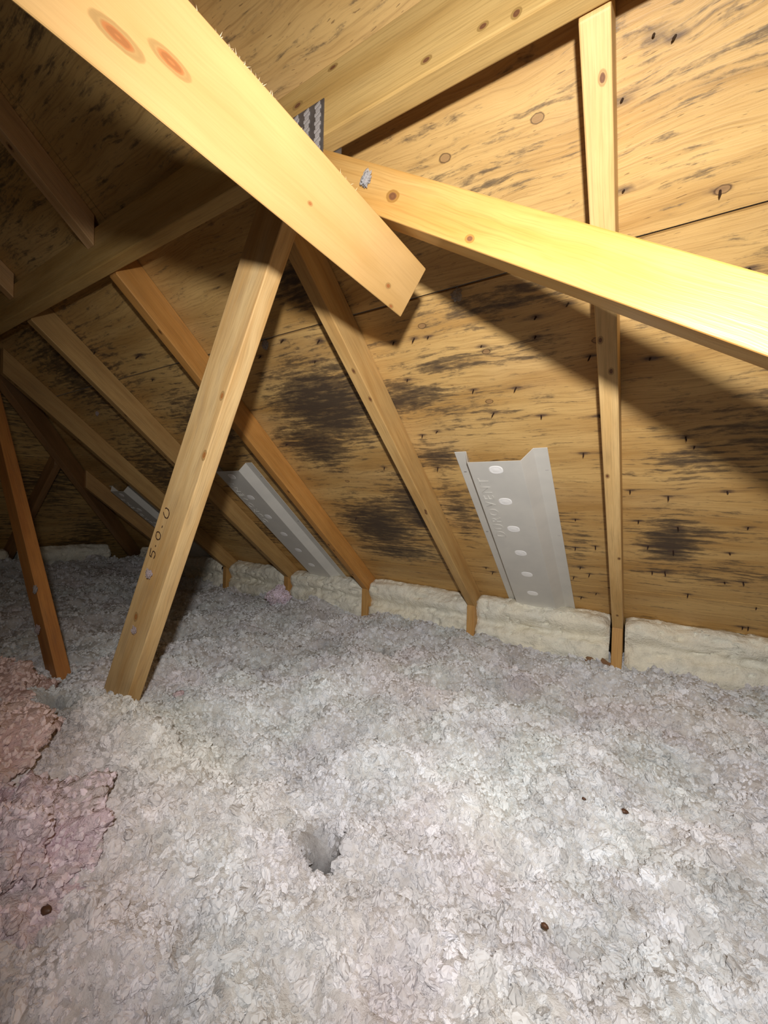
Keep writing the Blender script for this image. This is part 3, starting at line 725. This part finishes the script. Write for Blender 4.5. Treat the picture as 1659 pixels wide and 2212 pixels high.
hole = sum(zone(a_, b_, r_, r_) * min(1, d_ * 12) for a_, b_, r_, d_ in HOLES)
T = T * (1 - .90 * np.clip(hole * 1.3, 0, 1))  # shade inside the hollows put into the tint colour
hl_ = np.clip(fbm(np.stack([X, Y, Z * 0], -1), 7, 3, 97), -1, 1)[..., None]; T = T * (1 + .30 * np.minimum(hl_, 0))
T = np.clip(T, .05, 1)
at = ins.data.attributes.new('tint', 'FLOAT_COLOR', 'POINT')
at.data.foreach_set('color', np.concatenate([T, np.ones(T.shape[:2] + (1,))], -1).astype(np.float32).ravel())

dd = np.sqrt(X ** 2 + Y ** 2 + Z ** 2)
dn = np.clip(1.15 / dd, .28, 1.0) ** 1.5
sd = ((X - .35) * .53 - (Y - .3) * .85)            # strip to the right of the view is barely seen
dn = dn * np.where((X > .55) | (Y < .12), .35, 1.0)
dn = dn * np.where(hole[..., 0] > .25, 0, 1)
at = ins.data.attributes.new('dens', 'FLOAT', 'POINT'); at.data.foreach_set('value', dn.astype(np.float32).ravel())

def tufts(obj, density, smin, smax, mat, seed=1, amp=2.6, sub=3, freq=1.5, dens=False, real=False):
    ng = bpy.data.node_groups.new('tufts', 'GeometryNodeTree')
    ng.interface.new_socket('Geometry', in_out='INPUT', socket_type='NodeSocketGeometry')
    ng.interface.new_socket('Geometry', in_out='OUTPUT', socket_type='NodeSocketGeometry')
    N = ng.nodes.new; L = ng.links.new
    gi, go = N('NodeGroupInput'), N('NodeGroupOutput')
    d = N('GeometryNodeDistributePointsOnFaces'); d.distribute_method = 'RANDOM'; d.inputs['Density'].default_value = density; d.inputs['Seed'].default_value = seed
    L(gi.outputs[0], d.inputs['Mesh'])
    if dens:     # fewer tufts far from where anybody stands
        na = N('GeometryNodeInputNamedAttribute'); na.data_type = 'FLOAT'; na.inputs['Name'].default_value = 'dens'
        md_ = N('ShaderNodeMath'); md_.operation = 'MULTIPLY'; md_.inputs[1].default_value = density; L(na.outputs[0], md_.inputs[0]); L(md_.outputs[0], d.inputs['Density'])
    ico = N('GeometryNodeMeshIcoSphere'); ico.inputs['Radius'].default_value = 1; ico.inputs['Subdivisions'].default_value = sub
    sp = N('GeometryNodeSetPosition'); L(ico.outputs[0], sp.inputs['Geometry'])
    nt = N('ShaderNodeTexNoise'); nt.inputs['Scale'].default_value = freq; nt.inputs['Detail'].default_value = 3
    nt.inputs['Roughness'].default_value = .75
    su = N('ShaderNodeVectorMath'); su.operation = 'SUBTRACT'; su.inputs[1].default_value = (.5, .5, .5); L(nt.outputs['Color'], su.inputs[0])
    sc = N('ShaderNodeVectorMath'); sc.operation = 'SCALE'; sc.inputs['Scale'].default_value = amp; L(su.outputs[0], sc.inputs[0]); L(sc.outputs[0], sp.inputs['Offset'])
    sm = N('GeometryNodeSetMaterial'); sm.inputs['Material'].default_value = mat; L(sp.outputs[0], sm.inputs['Geometry'])
    io = N('GeometryNodeInstanceOnPoints'); L(d.outputs['Points'], io.inputs['Points']); L(sm.outputs[0], io.inputs['Instance'])
    rr = N('FunctionNodeRandomValue'); rr.data_type = 'FLOAT_VECTOR'; rr.inputs[0].default_value = (0, 0, 0); rr.inputs[1].default_value = (6.28, 6.28, 6.28); L(rr.outputs[0], io.inputs['Rotation'])
    rs_ = N('FunctionNodeRandomValue'); rs_.data_type = 'FLOAT_VECTOR'; rs_.inputs[0].default_value = (smin, smin, smin * .6); rs_.inputs[1].default_value = (smax, smax * .8, smax * .6); rs_.inputs['Seed'].default_value = 5; L(rs_.outputs[0], io.inputs['Scale'])
    rv = N('FunctionNodeRandomValue'); rv.data_type = 'FLOAT'; rv.inputs['Seed'].default_value = 9
    pn = N('ShaderNodeTexNoise'); pn.inputs['Scale'].default_value = 26; pn.inputs['Detail'].default_value = 3
    m1 = N('ShaderNodeMath'); m1.operation = 'MULTIPLY_ADD'; m1.inputs[1].default_value = 2.6; m1.inputs[2].default_value = -1.05; L(pn.outputs[0], m1.inputs[0])
    m2 = N('ShaderNodeMath'); m2.operation = 'MULTIPLY_ADD'; m2.inputs[1].default_value = .5; L(rv.outputs['Value'], m2.inputs[0]); L(m1.outputs[0], m2.inputs[2])
    st = N('GeometryNodeStoreNamedAttribute'); st.data_type = 'FLOAT'; st.domain = 'INSTANCE'; st.inputs['Name'].default_value = 'val'
    L(io.outputs[0], st.inputs['Geometry']); L(m2.outputs[0], st.inputs['Value'])
    j = N('GeometryNodeJoinGeometry'); L(gi.outputs[0], j.inputs[0])
    if real:
        rl = N('GeometryNodeRealizeInstances'); L(st.outputs[0], rl.inputs[0]); L(rl.outputs[0], j.inputs[0])
    else: L(st.outputs[0], j.inputs[0])
    L(j.outputs[0], go.inputs[0])
    md = obj.modifiers.new('tufts', 'NODES'); md.node_group = ng
tufts(ins, 13000, .0024, .0068, TUFT, 1, 2.2, 3, 1.6, True)
tufts(ins, 1300, .006, .017, TUFT, 2, 2.0, 3, 2.4, True)

# ------------------------------------------------------------------ clumps of batt and stray fluff
def clump(name, loc, size, mat, label, cat, seed, sub=5, amp=.35, rot=0.0, parent=None, group=None, sc=2.2):
    bm = bmesh.new(); bmesh.ops.create_icosphere(bm, subdivisions=sub, radius=1)
    co = np.array([v.co[:] for v in bm.verts])
    n = fbm(co, sc, 5, seed, .6); n2 = fbm(co, sc * 5, 3, seed + 3)
    r = 1 + amp * n * 2 + amp * .35 * n2
    co2 = co * r[:, None] * np.array(size)
    c_, s_ = math.cos(rot), math.sin(rot)
    for v, q in zip(bm.verts, co2): v.co = (c_ * q[0] - s_ * q[1], s_ * q[0] + c_ * q[1], q[2])
    for f in bm.faces: f.smooth = True
    me = bpy.data.meshes.new(name); bm.to_mesh(me); bm.free()
    o = link(name, me, mat, loc=loc); tag(o, label, cat, group); return o
def tint_attr(o, colr):
    at = o.data.attributes.new('tint', 'FLOAT_COLOR', 'POINT'); n = len(o.data.vertices)
    at.data.foreach_set('color', np.tile(np.array([*colr, 1], np.float32), n))
pk = clump('pink_batt', (-1.30, .245, -.570), (.34, .205, .135), PINK, 'torn pink batt heaped at the left edge', 'insulation batt', 3, 6, .30, rot=-.2)
tint_attr(pk, (.90, .70, .66)); tufts(pk, 5000, .003, .009, TUFTG, 3, 1.8, 2, 1.5, False, True)
pk2 = clump('pink_batt', (-.81, .245, -.570), (.145, .10, .078), LILAC, 'lighter lilac-pink torn piece below the heaped pink batt', 'insulation batt', 8, 6, .42, rot=.5)
tint_attr(pk2, (.95, .79, .83)); tufts(pk2, 6000, .003, .008, TUFTG, 4, 1.8, 2, 1.5, False, True)
pk3 = clump('pink_tuft', (-1.78, 1.72, -.535), (.065, .05, .05), LILAC, 'lilac-pink tuft of fibreglass in front of a heel post', 'insulation tuft', 12, 5, .5)
tint_attr(pk3, (.98, .84, .95)); tufts(pk3, 12000, .0025, .007, TUFTG, 5, 1.8, 2, 1.5, False, True)
pk4 = clump('pink_tuft', (-1.10, .69, -.549), (.014, .014, .009), LILAC, 'tiny pink speck of fluff on the floor right of the marked web foot', 'insulation tuft', 13, 3, .4)
for i, (loc, s_, mt, lb) in enumerate([
    ((-1.009, .893, zs(.893) - .008), .011, WHITEF, 'wisp of fluff stuck on the sheathing right of the marked web'),
    ((-.378, .893, zs(.893) - .008), .011, WHITEF, 'wisp of fluff stuck on the sheathing below the near board end'),
    ((-.390, .542, .523), .009, WHITEF, 'white wisp stuck on the upper end of the bright web'),
    ((-2.294, .981, zs(.981) - .006), .009, WISP, 'pale wisp stuck on the dark sheathing in the left bays'),
    ((-.995, .541, -.175), .009, WISP, 'pale wisp on the marked web, just below the pen marks'),
    ((-1.055, .541, -.32), .007, WISP, 'pale wisp on the marked web, halfway between pen marks and foot'),
    ((-1.66, .541, -.30), .009, WHITEF, 'wisp caught on the thin orange web'),
    ((-1.62, .535, -.42), .010, WISP, 'pale lint hanging off the thin orange web near its foot')]):
    clump('fluff_wisp', loc, (s_, s_ * .5, s_ * 1.2), mt, lb, 'fluff', 30 + i, 5, .45)

# dark crumbs on the insulation
for i, (x, y, s_, lb) in enumerate([(-.013, .937, .007, 'brown crumb on the insulation at right, larger of a pair'), (-.082, .916, .004, 'small brown crumb left of the larger one'), (-.098, .607, .0055, 'reddish crumb on the insulation at lower right'), (-.67, .237, .008, 'tan chip on the insulation at the lower left')]):
    z = float(hfun(np.array([x]), np.array([y]))[0])
    clump('crumb', (x, y, z + (.022 if (x < -.5 or y < .7) else .010)), (s_, s_ * .7, s_ * .6), DEBRIS, lb, 'debris', 60 + i, 2, .3)

# brown paper edge sticking out of the loose fill beside the tallest post
bm = bmesh.new(); pv = None
for i in range(25):
    t = i / 24; x = -.285 + .195 * t; y = 1.945 - .062 * t + .006 * math.sin(t * 9)
    z = float(hfun(np.array([x]), np.array([y]))[0])
    top = z + .014 + .016 * math.sin(math.pi * min(1, t * 1.05)) + .002 * math.sin(t * 31)
    cur = [bm.verts.new((x, y, z - .03)), bm.verts.new((x, y + .002 * math.sin(t * 20), top)), bm.verts.new((x, y + .0018 + .002 * math.sin(t * 20), top)), bm.verts.new((x, y + .0018, z - .03))]
    if pv:
        for q in range(4): bm.faces.new([pv[q], pv[(q + 1) % 4], cur[(q + 1) % 4], cur[q]])
    pv = cur
bmesh.ops.recalc_face_normals(bm, faces=bm.faces)
me = bpy.data.meshes.new('paper_facing'); bm.to_mesh(me); bm.free()
g = NT('kraft_paper'); tcx = g.n('ShaderNodeTexCoord').outputs['Object']
g.put(g.b.inputs['Base Color'], g.mix(g.noise(tcx, 40, 3), (.30, .16, .07), (.16, .08, .04))); g.b.inputs['Roughness'].default_value = .8
tag(link('paper_facing', me, g.m), 'curled brown paper edge in the loose fill left of the tallest heel post', 'paper')
